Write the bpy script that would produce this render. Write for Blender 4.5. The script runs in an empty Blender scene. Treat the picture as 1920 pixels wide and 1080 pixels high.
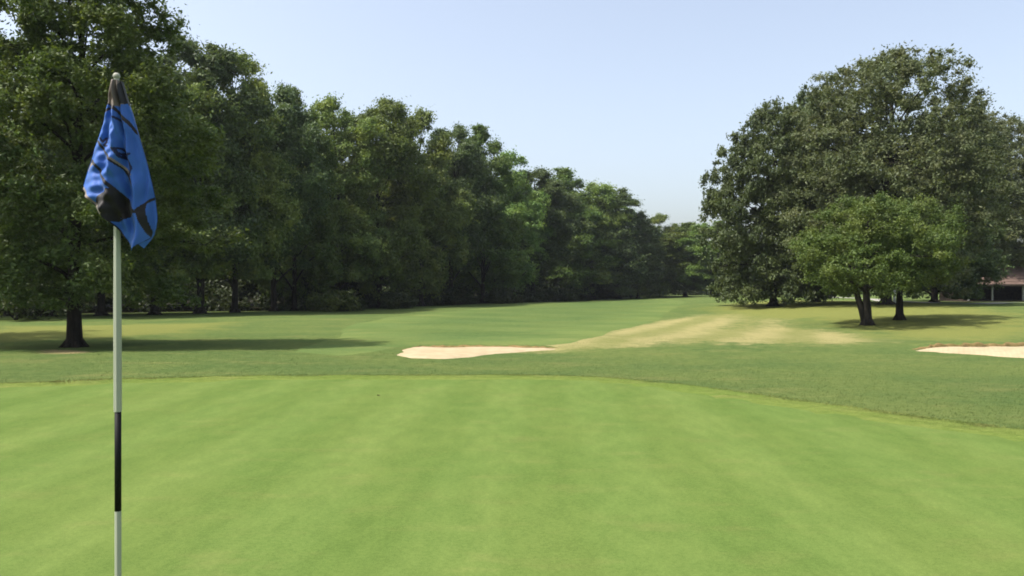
import bpy, bmesh, math, random
import numpy as np
from mathutils import Vector, Matrix
from mathutils.geometry import delaunay_2d_cdt

random.seed(7)
rng = np.random.default_rng(11)
S = bpy.context.scene
COL = S.collection
F, CX, HV, CAMZ = 1507.0, 960.0, 538.0, 1.58     # focal length, centre, horizon (photo pixels), eye height

# ------------------------------------------------------------------ helpers
def sst(a, b, x):
    t = np.clip((x - a) / (b - a), 0, 1)
    return t * t * (3 - 2 * t)

def terrain(x, y):
    x = np.asarray(x, float); y = np.asarray(y, float)
    z = 0.05 * np.sin(x * .31 + 1.0) * np.sin(y * .27 + .4) * sst(12, 22, y)
    z = z + 0.16 * np.sin(x * .11 + .5) * np.sin(y * .09 + 2.0) * sst(25, 60, y)
    z = z + 0.55 * sst(8, 26, x) * sst(24, 37, y) * (1 - .6 * sst(55, 95, y))
    z = z + 0.16 * np.exp(-((x - 5.5) / 6) ** 2 - ((y - 21.5) / 2.6) ** 2)
    z = z + 0.10 * np.exp(-((x + 9) / 7) ** 2 - ((y - 17) / 2.5) ** 2)
    return z

def tz(x, y): return float(terrain(x, y))

def G(u, v):
    """where the ground is met by the line of sight through photo pixel u, v"""
    dx, dz = (u - CX) / F, -(v - HV) / F
    Y = 3.0; step = .04
    while Y < 1500:
        if CAMZ + dz * Y <= tz(dx * Y, Y): break
        Y *= 1.004
    return (dx * Y, Y)

def link(o, parent=None):
    COL.objects.link(o)
    if parent is not None: o.parent = parent
    return o

def tag(o, label=None, cat=None, group=None, kind=None):
    if label: o['label'] = label
    if cat: o['category'] = cat
    if group: o['group'] = group
    if kind: o['kind'] = kind
    return o

def empty(name, loc, rz=0.0):
    o = bpy.data.objects.new(name, None)
    o.location = loc; o.rotation_euler = (0, 0, rz); o.empty_display_size = .3
    return link(o)

def mesh_np(name, verts, faces, mats, mat_idx=None, smooth=False, attrs=None):
    """verts (n,3); faces (m,k) array with k = 3 or 4"""
    verts = np.asarray(verts, np.float32); faces = np.asarray(faces, np.int32)
    me = bpy.data.meshes.new(name)
    n, m, k = len(verts), len(faces), faces.shape[1]
    me.vertices.add(n); me.vertices.foreach_set('co', verts.ravel())
    me.loops.add(m * k); me.loops.foreach_set('vertex_index', faces.ravel())
    me.polygons.add(m)
    me.polygons.foreach_set('loop_start', np.arange(0, m * k, k, dtype=np.int32))
    me.polygons.foreach_set('loop_total', np.full(m, k, np.int32))
    for mt in (mats if isinstance(mats, (list, tuple)) else [mats]): me.materials.append(mt)
    if mat_idx is not None: me.polygons.foreach_set('material_index', np.asarray(mat_idx, np.int32))
    me.polygons.foreach_set('use_smooth', np.full(m, bool(smooth)))
    for an, av in (attrs or {}).items():
        a = me.attributes.new(an, 'FLOAT', 'POINT')
        a.data.foreach_set('value', np.asarray(av, np.float32))
    me.update(calc_edges=True); me.validate()
    return me

def obj(name, me, parent=None):
    return link(bpy.data.objects.new(name, me), parent)

class MB:
    """collects boxes, tubes and quads into one mesh"""
    def __init__(s): s.v = []; s.f = []
    def add(s, vs, fs):
        b = len(s.v); s.v += [tuple(map(float, p)) for p in vs]; s.f += [tuple(i + b for i in f) for f in fs]
    def box(s, c, d, rz=0):
        cx, cy, cz = c; a, b, h = d[0] / 2, d[1] / 2, d[2] / 2
        R = Matrix.Rotation(rz, 3, 'Z')
        vs = [Vector(c) + R @ Vector((x, y, z)) for z in (-h, h) for x, y in ((-a, -b), (a, -b), (a, b), (-a, b))]
        s.add(vs, [(3, 2, 1, 0), (4, 5, 6, 7), (0, 1, 5, 4), (1, 2, 6, 5), (2, 3, 7, 6), (3, 0, 4, 7)])
    def tube(s, pts, rad, n=8, cap=True, rib=0):
        pts = [np.array(p, float) for p in pts]; rings = []
        up = np.array((0.31, 0.95, 0.02))
        for i, p in enumerate(pts):
            t = pts[min(i + 1, len(pts) - 1)] - pts[max(i - 1, 0)]; t = t / (np.linalg.norm(t) + 1e-9)
            a = np.cross(t, up)
            if np.linalg.norm(a) < .05: a = np.cross(t, (1., 0, 0))
            a /= np.linalg.norm(a); b = np.cross(t, a)
            rings.append([p + (rad[i] * (1 + rib * math.cos(6 * 2 * math.pi * j / n))) *
                          (a * math.cos(2 * math.pi * j / n) + b * math.sin(2 * math.pi * j / n)) for j in range(n)])
        vs = [q for r in rings for q in r]; fs = []
        for i in range(len(pts) - 1):
            for j in range(n):
                k = (j + 1) % n
                fs.append((i * n + j, i * n + k, (i + 1) * n + k, (i + 1) * n + j))
        if cap:
            fs.append(tuple(range(n - 1, -1, -1))); fs.append(tuple((len(pts) - 1) * n + j for j in range(n)))
        s.add(vs, fs)
    def mesh(s, name, mat, smooth=True):
        me = bpy.data.meshes.new(name); me.from_pydata(s.v, [], s.f)
        for mt in (mat if isinstance(mat, (list, tuple)) else [mat]): me.materials.append(mt)
        me.polygons.foreach_set('use_smooth', [smooth] * len(me.polygons)); me.update()
        return me

# ------------------------------------------------------------------ materials
def srgb(r, g, b):
    f = lambda c: ((c / 255 + .055) / 1.055) ** 2.4 if c > 10 else c / 255 / 12.92
    return (f(r), f(g), f(b), 1)

class NT:
    def __init__(s, name):
        s.m = bpy.data.materials.new(name); s.m.use_nodes = True
        s.t = s.m.node_tree; s.t.nodes.clear()
        s.out = s.t.nodes.new('ShaderNodeOutputMaterial')
    def n(s, ty, ins=None, **kw):
        nd = s.t.nodes.new(ty)
        for k, v in kw.items(): setattr(nd, k, v)
        for k, v in (ins or {}).items(): s.set(nd.inputs[k], v)
        return nd
    def set(s, sock, v):
        if isinstance(v, bpy.types.NodeSocket): s.t.links.new(v, sock)
        else: sock.default_value = v
    def math(s, op, a, b=0.0, clamp=False):
        nd = s.t.nodes.new('ShaderNodeMath'); nd.operation = op; nd.use_clamp = clamp
        s.set(nd.inputs[0], a); s.set(nd.inputs[1], b); return nd.outputs[0]
    def noise(s, vec, scale, detail=4, rough=.55):
        return s.n('ShaderNodeTexNoise', {'Vector': vec, 'Scale': scale, 'Detail': detail, 'Roughness': rough}).outputs['Fac']
    def ramp(s, fac, lo, hi):
        nd = s.n('ShaderNodeMapRange', {'Value': fac, 'From Min': lo, 'From Max': hi}, clamp=True)
        nd.interpolation_type = 'SMOOTHSTEP'; return nd.outputs[0]
    def mix(s, fac, a, b, bt='MIX'):
        nd = s.t.nodes.new('ShaderNodeMix'); nd.data_type = 'RGBA'; nd.blend_type = bt
        s.set(nd.inputs[0], fac); s.set(nd.inputs[6], a); s.set(nd.inputs[7], b); return nd.outputs[2]
    def pos(s, sc=(1, 1, 1), rz=0.0):
        g = s.n('ShaderNodeNewGeometry').outputs['Position']
        return s.n('ShaderNodeMapping', {'Vector': g, 'Scale': sc, 'Rotation': (0, 0, rz)}).outputs[0]
    def attr(s, name): return s.n('ShaderNodeAttribute', attribute_name=name).outputs['Fac']
    def bsdf(s, col, rough=.8, spec=.2, bump=None, bstr=.3, bdist=.02, **kw):
        p = s.n('ShaderNodeBsdfPrincipled', {'Base Color': col, 'Roughness': rough, 'Specular IOR Level': spec})
        for k, v in kw.items(): s.set(p.inputs[k], v)
        if bump is not None:
            b = s.n('ShaderNodeBump', {'Height': bump, 'Strength': bstr, 'Distance': bdist})
            s.t.links.new(b.outputs[0], p.inputs['Normal'])
        return p.outputs[0]
    def done(s, sh):
        s.t.links.new(sh, s.out.inputs['Surface']); return s.m

def turf(name, base, alt, dry, fine=90.0, patch=.35, dryamt=.35, bump=.5, use_dry=False, use_tint=False, stripes=None, med=1.0, edge=False, run=1.0):
    """grass read from far: three tones mixed by noise of several sizes"""
    t = NT(name)
    P = t.pos((1, run, 1), .05 if run != 1 else 0)
    n1 = t.ramp(t.noise(P, patch, 5, .6), .38, .62)
    col = t.mix(n1, base, alt)
    n2 = t.ramp(t.noise(t.pos((1, 2.2, 1), .1), patch * 1.7, 5, .65), .5, .74)
    col = t.mix(t.math('MULTIPLY', n2, dryamt), col, dry)
    nm = t.noise(P, 5.5, 4, .65)
    col = t.mix(t.ramp(nm, .3, .72), t.mix(.24 * med, col, (0.012, .03, .006, 1)), t.mix(.12 * med, col, dry))
    if edge:
        ec = t.mix(t.math('MULTIPLY', n2, .55), t.mix(n1, R_A, R_B), R_D)
        ec = t.mix(t.math('MULTIPLY', t.ramp(nm, .3, .72), .12), ec, R_D)
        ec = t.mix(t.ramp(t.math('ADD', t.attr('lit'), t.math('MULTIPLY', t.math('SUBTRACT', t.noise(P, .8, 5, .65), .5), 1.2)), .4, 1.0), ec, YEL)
        ef = t.math('ADD', t.attr('edge'), t.math('MULTIPLY', t.math('SUBTRACT', t.noise(P, .9, 4, .6), .5), .9))
        col = t.mix(t.ramp(ef, .1, .9), ec, col)
    if use_dry:
        strip = t.math('SINE', t.math('MULTIPLY', t.n('ShaderNodeSeparateXYZ', {0: t.pos((1, 1, 1), .364)}).outputs[0], 2.7))
        strip = t.ramp(t.math('ADD', strip, t.math('MULTIPLY', t.noise(t.pos((1, .35, 1), .364), .9, 5, .65), 5.0)), 1.3, 3.6)
        dcol = t.mix(strip, DRY_A, DRY_B)
        dcol = t.mix(t.ramp(t.noise(P, 3, 4, .7), .4, .75), dcol, DRY_C)
        fac = t.math('ADD', t.attr('dry'), t.math('MULTIPLY', t.math('SUBTRACT', t.noise(P, 1.9, 7, .75), .5), 2.0))
        fac = t.math('MULTIPLY', t.math('MULTIPLY', t.ramp(fac, .3, .95), t.ramp(t.attr('dry'), .0, .5)), .76)
        col = t.mix(fac, col, dcol)
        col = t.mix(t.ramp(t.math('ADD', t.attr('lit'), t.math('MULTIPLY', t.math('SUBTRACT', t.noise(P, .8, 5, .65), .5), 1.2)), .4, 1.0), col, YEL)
        col = t.mix(t.ramp(t.math('ADD', t.attr('bare'), t.math('MULTIPLY', t.math('SUBTRACT', t.noise(P, 2.5, 5, .65), .5), 1.0)), .55, 1.15), col, BARE)
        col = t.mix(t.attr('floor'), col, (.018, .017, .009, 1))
    if stripes:
        for (rz, w, amt, soft) in stripes:
            xx = t.n('ShaderNodeSeparateXYZ', {0: t.pos((1, 1, 1), rz)}).outputs[0]
            xx = t.math('ADD', xx, t.math('MULTIPLY', t.noise(P, .7, 3), .5))
            sn = t.math('SINE', t.math('MULTIPLY', xx, math.pi / w))
            sn = t.math('ADD', sn, t.math('MULTIPLY', t.math('SUBTRACT', t.noise(P, .8, 4, .6), .5), 3.4))
            f_ = t.math('MULTIPLY', t.ramp(sn, -soft, soft), amt)
            col = t.mix(f_, col, t.mix(1.0, col, (.62, .70, .55, 1), 'MULTIPLY'))
    nf = t.noise(t.pos(), fine, 3, .7)
    nk = t.ramp(t.noise(t.pos(), 34, 3, .7), .3, .75)
    col = t.mix(nk, t.mix(1.0, col, (.88, .90, .86, 1), 'MULTIPLY'), t.mix(1.0, col, (1.09, 1.07, 1.06, 1), 'MULTIPLY'))
    col = t.mix(t.ramp(nf, .25, .75), t.mix(1.0, col, (.72, .74, .68, 1), 'MULTIPLY'), t.mix(1.0, col, (1.2, 1.18, 1.2, 1), 'MULTIPLY'))
    if use_tint:
        tt = t.attr('tint')
        col = t.mix(tt, t.mix(1.0, col, (.92, .94, .9, 1), 'MULTIPLY'), t.mix(1.0, col, (1.14, 1.12, 1.08, 1), 'MULTIPLY'))
    hb = t.math('ADD', nf, t.math('MULTIPLY', nm, 1.5))
    if use_tint:
        tr = t.n('ShaderNodeBsdfTranslucent', {'Color': col}).outputs[0]
        gn = t.n('ShaderNodeNewGeometry').outputs['Normal']
        vm = t.n('ShaderNodeVectorMath', {0: t.n('ShaderNodeVectorMath', {0: gn, 1: (.35, .35, .35)}, operation='MULTIPLY').outputs[0], 1: (0, 0, .8)}, operation='ADD').outputs[0]
        vn = t.n('ShaderNodeVectorMath', {0: vm}, operation='NORMALIZE').outputs[0]
        sh = t.bsdf(col, .9, .04, Normal=vn)
        return t.done(t.n('ShaderNodeMixShader', {0: .3, 1: sh, 2: tr}).outputs[0])
    return t.done(t.bsdf(col, .95, .03, hb, bump, .03))

def lin(r, g, b): return (r, g, b, 1)
DRY_A, DRY_B, DRY_C = lin(.20, .20, .072), lin(.36, .305, .145), lin(.28, .25, .11)
YEL, BARE = lin(.165, .178, .052), lin(.30, .235, .125)  # YEL: yellow-green of sunlit grass, painted into the turf by the lit mask
R_A, R_B, R_D = lin(.088, .135, .042), lin(.118, .158, .048), lin(.19, .190, .070)
M_rough = turf('rough_turf', R_A, R_B, R_D, 70, .30, .55, .8, use_dry=True)
M_blade = turf('rough_blades', lin(.092, .142, .044), lin(.122, .165, .050), lin(.21, .21, .08), 70, .30, .4, .8, use_tint=True)
M_edge = turf('fringe_blades', lin(.15, .20, .055), lin(.18, .21, .06), lin(.27, .25, .10), 70, .6, .6, .8, use_tint=True)
M_fair = turf('fairway_turf', lin(.083, .130, .042), lin(.104, .146, .046), lin(.165, .18, .064), 60, .22, .30, .35, edge=True,
              stripes=[(-.9, 2.4, .22, .8)])
M_green = turf('putting_turf', lin(.101, .153, .038), lin(.120, .168, .044), lin(.152, .173, .055), 160, .8, .5, .10, med=.6, run=.4,
               stripes=[(.04, .60, .28, .7), (.80, .75, .06, 1.2)])
M_fringe = turf('fringe_turf', lin(.12, .175, .036), lin(.14, .185, .042), lin(.21, .20, .075), 80, .5, .5, .5)

def sand_mat():
    t = NT('bunker_sand'); P = t.pos()
    n = t.noise(P, 3.0, 5, .6); f = t.noise(P, 60, 3, .7)
    col = t.mix(t.ramp(n, .3, .7), lin(.30, .245, .15), lin(.37, .305, .195))
    col = t.mix(t.ramp(f, .3, .75), t.mix(.25, col, lin(.4, .3, .18)), col)
    rake = t.math('SINE', t.math('MULTIPLY', t.n('ShaderNodeSeparateXYZ', {0: t.pos((1, 1, 1), .5)}).outputs[0], 60.0))
    return t.done(t.bsdf(col, .95, .05, t.math('ADD', n, t.math('MULTIPLY', rake, .05)), .6, .05))
M_sand = sand_mat()

def simple(name, c1, c2, scale=8, rough=.8, spec=.2, bump=.3, bdist=.01, sc=(1, 1, 1), det=5):
    t = NT(name); P = t.n('ShaderNodeMapping', {'Vector': t.n('ShaderNodeTexCoord').outputs['Object'], 'Scale': sc}).outputs[0]
    n = t.noise(P, scale, det, .65)
    return t.done(t.bsdf(t.mix(t.ramp(n, .3, .7), c1, c2), rough, spec, n, bump, bdist))
M_lip = simple('bunker_lip_earth', lin(.12, .10, .035), lin(.21, .14, .065), 7, .95, .05, .8, .05)
M_path = simple('path_concrete', lin(.24, .235, .20), lin(.32, .31, .27), 2, .9)
M_bark = simple('bark', lin(.012, .010, .008), lin(.032, .027, .021), 6, .95, .1, 1.0, .06, (1, 1, .22))
M_bark2 = simple('pale_bark', lin(.018, .016, .013), lin(.045, .04, .033), 6, .95, .1, 1.0, .05, (1, 1, .22))
M_roof = simple('brown_shingles', lin(.105, .07, .056), lin(.15, .105, .085), 3, .9, .1, .4, .02, (1, 1, 6))
M_wood = simple('dark_stained_wood', lin(.03, .022, .016), lin(.06, .045, .032), 5, .8)
M_white = simple('weathered_white_paint', lin(.55, .56, .54), lin(.68, .69, .66), 6, .6)
M_grey = simple('weathered_grey_paint', lin(.20, .20, .185), lin(.30, .30, .28), 6, .7)
M_pole = simple('white_fibreglass', lin(.29, .31, .235), lin(.35, .37, .29), 9, .45, .4, .05, .001, (1, 1, .1))
M_black = simple('black_gloss_tape', lin(.004, .004, .004), lin(.008, .008, .008), 9, .6, .15, .05, .001)
M_knob = simple('aged_plastic_knob', lin(.28, .28, .22), lin(.34, .34, .28), 40, .5)
M_leafbrown = simple('dead_leaf', lin(.05, .035, .02), lin(.09, .06, .03), 30)

def cloth(name, c1, c2, tr=.25, rough=.6):
    t = NT(name); P = t.n('ShaderNodeTexCoord').outputs['Object']
    col = t.mix(t.ramp(t.noise(P, 18, 4), .3, .7), c1, c2)
    w = t.noise(P, 900, 2)
    sh = t.bsdf(col, rough, .25, w, .15, .0008, **{'Sheen Weight': .1})
    trn = t.n('ShaderNodeBsdfTranslucent', {'Color': col}).outputs[0]
    return t.done(t.n('ShaderNodeMixShader', {0: tr, 1: sh, 2: trn}).outputs[0])
M_blue = cloth('blue_nylon', lin(.040, .125, .43), lin(.050, .150, .49), .25)
M_dark = cloth('dark_brown_nylon', lin(.009, .008, .008), lin(.020, .016, .014), .12)
M_brown = cloth('brown_mesh_sleeve', lin(.14, .11, .09), lin(.2, .16, .135), .25)
M_navy = cloth('navy_stitching', lin(.006, .010, .045), lin(.010, .016, .06), .1)
M_tan = cloth('tan_piping', lin(.20, .17, .13), lin(.28, .22, .17), .2)

def leaf(name, a, b, c, tr=.29):
    """leaf colour from a per-leaf value and a per-tree value"""
    t = NT(name)
    tint = t.attr('tint')
    rnd = t.n('ShaderNodeObjectInfo').outputs['Random']
    col = t.mix(tint, a, b)
    P = t.n('ShaderNodeTexCoord').outputs['Object']
    col = t.mix(t.math('MULTIPLY', t.ramp(t.noise(P, .45, 3), .42, .68), .75), col, c)
    hs = t.n('ShaderNodeHueSaturation', {'Hue': t.math('ADD', .485, t.math('MULTIPLY', rnd, .03)), 'Saturation': 1.0,
                                         'Value': t.math('ADD', .8, t.math('MULTIPLY', rnd, .4)), 'Color': col}).outputs[0]
    p = t.bsdf(hs, .5, .24)
    trc = t.mix(1.0, hs, (1.25, 1.2, .5, 1), 'MULTIPLY')
    trn = t.n('ShaderNodeBsdfTranslucent', {'Color': trc}).outputs[0]
    return t.done(t.n('ShaderNodeMixShader', {0: tr, 1: p, 2: trn}).outputs[0])
L_wood = leaf('woodland_leaf', lin(0.087, 0.144, 0.042), lin(0.188, 0.266, 0.071), lin(0.251, 0.303, 0.071))
L_warm = leaf('warm_leaf', lin(0.074, 0.123, 0.028), lin(0.137, 0.197, 0.046), lin(0.169, 0.224, 0.050))
L_dark = leaf('dark_leaf', lin(0.048, 0.077, 0.031), lin(0.100, 0.138, 0.049), lin(0.110, 0.148, 0.049))
L_oak = leaf('dusty_oak_leaf', lin(0.072, 0.097, 0.039), lin(0.129, 0.156, 0.071), lin(0.126, 0.136, 0.059))
L_lite = leaf('bright_leaf', lin(0.053, 0.091, 0.020), lin(0.099, 0.141, 0.029), lin(0.128, 0.158, 0.033))
L_near = leaf('near_leaf', lin(0.047, 0.078, 0.019), lin(0.094, 0.134, 0.034), lin(0.119, 0.147, 0.035))
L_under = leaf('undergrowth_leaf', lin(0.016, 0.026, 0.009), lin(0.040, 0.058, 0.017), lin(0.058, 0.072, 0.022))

# ------------------------------------------------------------------ ground
def poly_px(pts): return [G(u, v) for u, v in pts]

def smooth_loop(pts, n=12):
    out = []; m = len(pts)
    for i in range(m):
        p0, p1, p2, p3 = (np.array(pts[(i + k) % m], float) for k in (-1, 0, 1, 2))
        for j in range(n):
            t = j / n
            out.append(.5 * ((2 * p1) + (-p0 + p2) * t + (2 * p0 - 5 * p1 + 4 * p2 - p3) * t * t + (-p0 + 3 * p1 - 3 * p2 + p3) * t ** 3))
    return np.array(out)

def inside(poly, x, y):
    poly = np.asarray(poly); x = np.asarray(x, float); y = np.asarray(y, float)
    c = np.zeros(x.shape, bool); j = len(poly) - 1
    for i in range(len(poly)):
        xi, yi = poly[i]; xj, yj = poly[j]
        hit = ((yi > y) != (yj > y)) & (x < (xj - xi) * (y - yi) / (yj - yi + 1e-12) + xi)
        c ^= hit; j = i
    return c

def dist_poly(poly, x, y, closed=True):
    poly = np.asarray(poly, float); d = np.full(np.shape(x), 1e9)
    n = len(poly)
    for i in range(n if closed else n - 1):
        a = poly[i]; b = poly[(i + 1) % n]; ab = b - a
        t = np.clip(((x - a[0]) * ab[0] + (y - a[1]) * ab[1]) / (ab @ ab + 1e-12), 0, 1)
        d = np.minimum(d, np.hypot(x - a[0] - t * ab[0], y - a[1] - t * ab[1]))
    return d

def sheet(name, loop, mat, dz, grid, jitter=0.0, rim=.4):
    loop = np.array(loop)
    if jitter:
        k = np.arange(len(loop)); ph = rng.uniform(0, 6, 6)
        w = sum(np.sin(k * f * .37 + p) / f for f, p in zip((1, 1.7, 3.1, 5.3, 7.7, 2.3), ph)) * jitter
        c = loop.mean(0); d = loop - c; d /= np.linalg.norm(d, axis=1)[:, None]; loop = loop + d * w[:, None]
    lo, hi = loop.min(0), loop.max(0)
    X, Y = np.meshgrid(np.arange(lo[0] + grid / 2, hi[0], grid), np.arange(lo[1] + grid / 2, hi[1], grid))
    X, Y = X.ravel(), Y.ravel()
    keep = inside(loop, X, Y) & (dist_poly(loop, X, Y) > grid * .35)
    pts = [Vector(p) for p in loop] + [Vector((a, b)) for a, b in zip(X[keep], Y[keep])]
    n = len(loop)
    vs, es, fs, *_ = delaunay_2d_cdt(pts, [(i, (i + 1) % n) for i in range(n)], [], 1, 1e-5)
    vs = np.array([(p.x, p.y) for p in vs])
    ed = np.clip(dist_poly(loop, vs[:, 0], vs[:, 1]) / max(rim, 1e-6), 0, 1)
    V = np.column_stack([vs, terrain(vs[:, 0], vs[:, 1]) - .004 + (dz + .004) * ed])
    T = np.array([f for f in fs if len(f) == 3])
    a, b, c = V[T[:, 0]], V[T[:, 1]], V[T[:, 2]]
    nz = (b[:, 0] - a[:, 0]) * (c[:, 1] - a[:, 1]) - (b[:, 1] - a[:, 1]) * (c[:, 0] - a[:, 0])
    T[nz < 0] = T[nz < 0][:, ::-1]
    return obj(name, mesh_np(name, V, T, mat, smooth=True)), loop

# outlines, read on the photo and laid on the ground
green_loop = smooth_loop(poly_px([(0, 727), (150, 721), (300, 716), (500, 712), (700, 711), (900, 710), (1050, 711), (1200, 722),
                                  (1400, 749), (1600, 779), (1750, 800), (1920, 822)]) +
                         [(7.6, 6.0), (9.2, 2), (8, -4), (3, -9), (-5, -9.5), (-12, -6), (-17, 1), (-16.5, 8), (-12.5, 11.6)], 14)
fair_loop = smooth_loop(poly_px([(560, 655), (600, 640), (680, 606), (780, 590), (960, 573), (1110, 564), (1235, 559), (1285, 566), (1262, 582), (1190, 612),
                                 (1110, 634), (1035, 650), (890, 650), (760, 651), (690, 662), (620, 668)]), 10)
bunk1 = smooth_loop(poly_px([(746, 664), (762, 655), (830, 652.5), (920, 653), (985, 653.5), (1046, 653.5), (1040, 656), (985, 660), (930, 664), (880, 670.5), (830, 673), (770, 672)]), 8)
bunk2 = smooth_loop(poly_px([(1708, 658), (1760, 653.5), (1840, 652), (1930, 651), (2060, 651), (2150, 657), (2120, 672), (2000, 674), (1900, 671), (1820, 665), (1760, 661)]), 8)
dry_poly = np.array(poly_px([(900, 654), (985, 649), (1060, 640), (1130, 622), (1215, 603), (1290, 590), (1370, 584), (1480, 590), (1540, 612), (1610, 628), (1650, 642),
                             (1500, 645), (1250, 642), (1170, 648), (1090, 655), (1000, 661)]))
strip_poly = np.array(poly_px([(960, 657), (1045, 648), (1110, 634), (1180, 618), (1260, 602), (1330, 594), (1330, 606), (1260, 622), (1195, 638), (1120, 650), (1040, 658)]))
strip2_poly = np.array(poly_px([(1180, 646), (1260, 634), (1380, 620), (1480, 618), (1600, 627), (1670, 639), (1600, 645), (1440, 645)]))
lit_poly = np.array(poly_px([(-200, 634), (0, 612), (250, 607), (480, 602), (430, 618), (300, 632), (0, 645), (-200, 660)]))  # sunlit strip near the shade tree, put into the turf colour
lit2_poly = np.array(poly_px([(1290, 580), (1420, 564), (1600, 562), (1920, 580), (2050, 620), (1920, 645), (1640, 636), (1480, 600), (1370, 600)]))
bare_poly = np.array(poly_px([(55, 662), (70, 655), (140, 655), (190, 660), (160, 664), (80, 666)]))
woods_line = [(-75, 44), (-45, 47), (-26, 48.5), (-20.5, 50.5), (-16.5, 53.5), (-13, 57.5), (-8, 65), (-3, 74), (3, 88), (8.5, 99), (14, 110), (20, 122), (24, 133)]

def polar_ground():
    th = np.concatenate([np.radians(np.linspace(-46, 46, 420)), np.radians(np.linspace(52, 308, 44))])
    r = np.concatenate([[0.0], np.geomspace(2.2, 260, 330), np.geomspace(300, 6000, 16)])
    TH, RR = np.meshgrid(th, r)
    X = RR * np.sin(TH); Y = RR * np.cos(TH) - 1.0
    Z = terrain(X, Y)
    nt, nr = len(th), len(r)
    idx = np.arange(nt * nr).reshape(nr, nt)
    a, b = idx[:-1], idx[1:]
    f = np.stack([a, np.roll(a, -1, 1), np.roll(b, -1, 1), b], -1).reshape(-1, 4)
    x, y = X.ravel(), Y.ravel()
    near = (np.hypot(x, y) < 260)
    def mask(poly, soft):
        m = np.zeros(x.shape); xx, yy = x[near], y[near]
        ins = inside(poly, xx, yy); d = dist_poly(poly, xx, yy)
        m[near] = np.clip(.5 + np.where(ins, d, -d) / soft, 0, 1); return m
    dry = np.clip(.72 * mask(dry_poly, 4.0) + .55 * mask(strip2_poly, 2.5) + .8 * mask(strip_poly, 2.0), 0, 1)
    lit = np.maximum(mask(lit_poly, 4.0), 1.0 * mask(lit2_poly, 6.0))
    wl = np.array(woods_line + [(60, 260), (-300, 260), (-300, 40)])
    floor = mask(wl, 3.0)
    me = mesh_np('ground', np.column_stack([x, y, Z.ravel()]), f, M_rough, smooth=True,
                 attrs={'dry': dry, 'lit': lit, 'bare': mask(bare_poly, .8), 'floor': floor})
    bm = bmesh.new(); bm.from_mesh(me); bmesh.ops.remove_doubles(bm, verts=bm.verts[:nt], dist=1e-6)
    bmesh.ops.recalc_face_normals(bm, faces=bm.faces); bm.to_mesh(me); bm.free()
    if me.polygons[5000].normal.z < 0: me.flip_normals()
    return tag(obj('ground', me), 'mown rough grass with dry tan streaks and bare patches around the green', 'ground', kind='structure')
polar_ground()
o, _ = sheet('fairway', fair_loop, M_fair, .022, .5, .25)
_co = np.empty(len(o.data.vertices) * 3, np.float32); o.data.vertices.foreach_get('co', _co); _co = _co.reshape(-1, 3)
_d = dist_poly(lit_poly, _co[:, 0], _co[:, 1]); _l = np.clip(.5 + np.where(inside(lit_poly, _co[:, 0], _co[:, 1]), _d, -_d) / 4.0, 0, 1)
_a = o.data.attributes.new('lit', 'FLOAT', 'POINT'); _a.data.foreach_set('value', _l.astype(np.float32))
_a = o.data.attributes.new('edge', 'FLOAT', 'POINT'); _a.data.foreach_set('value', np.clip(dist_poly(_, _co[:, 0], _co[:, 1]) / 4.5, 0, 1).astype(np.float32))
tag(o, 'smooth dark green mown fairway between woods and bunker', 'fairway', kind='structure')
c_ = green_loop.mean(0)
nrm = np.roll(green_loop, -1, 0) - np.roll(green_loop, 1, 0); nrm = np.column_stack([nrm[:, 1], -nrm[:, 0]]); nrm /= np.linalg.norm(nrm, axis=1)[:, None]
if ((green_loop - c_) * nrm).sum() < 0: nrm = -nrm
o, fringe_loop = sheet('fringe', green_loop + nrm * .62, M_fringe, .012, .2, .05, .3); tag(o, 'collar of slightly longer grass around the putting green', 'fringe', kind='structure')
o, _ = sheet('putting_green', green_loop, M_green, .024, .45, 0, .12); tag(o, 'bright light green putting green with faint mowing stripes', 'putting green', kind='structure')

def bunker(loop, label, back, lip_h):
    o, lp = sheet('sand_bunker', loop, M_sand, .034, .18, .06, .2)
    # gentle hollows in the raked sand
    me = o.data; co = np.empty(len(me.vertices) * 3, np.float32); me.vertices.foreach_get('co', co); co = co.reshape(-1, 3)
    d = dist_poly(lp, co[:, 0], co[:, 1]); co[:, 2] += np.minimum(d, .5) * .05 * (1 + np.sin(co[:, 0] * 3.1) * np.sin(co[:, 1] * 4.3))
    me.vertices.foreach_set('co', co.ravel()); me.update()
    tag(o, label, 'sand bunker', kind='structure')
    # turf lip standing along the far edge
    vs, fs = [], []
    n = len(back)
    for i, (x, y) in enumerate(back):
        t = i / (n - 1); h = lip_h * min(1, 6 * t, 6 * (1 - t)) * (1 + .25 * math.sin(i * 1.7) + .2 * math.sin(i * .6 + 1))
        z = tz(x, y)
        wob = .04 * math.sin(i * 2.3) + .03 * math.sin(i * 5.1)
        for dy, hz in ((-.02 + wob, .0), (.01 + wob, h * .7), (.07 + wob, h), (.5, h * .8), (1.2, .005)):
            vs.append((x, y + dy, z + hz + .004))
    k = 5
    for i in range(n - 1):
        for j in range(k - 1):
            fs.append((i * k + j, (i + 1) * k + j, (i + 1) * k + j + 1, i * k + j + 1))
    mi = [0 if (q % (k - 1)) < 2 else 1 for q in range(len(fs))]
    me = mesh_np('bunker_lip', vs, np.array(fs), [M_lip, M_rough], mi, True)
    obj('bunker_lip', me, o)
    return o
def arc(pts, n=60):
    p = np.array(poly_px(pts)); t = np.linspace(0, len(p) - 1, n)
    return np.column_stack([np.interp(t, range(len(p)), p[:, 0]), np.interp(t, range(len(p)), p[:, 1])])
bunker(bunk1, 'long pale sand bunker tapering to the right, left of the dry grass slope', arc([(752, 657), (790, 652.6), (860, 651.8), (985, 652.5), (1046, 653)]), .045)
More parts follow.
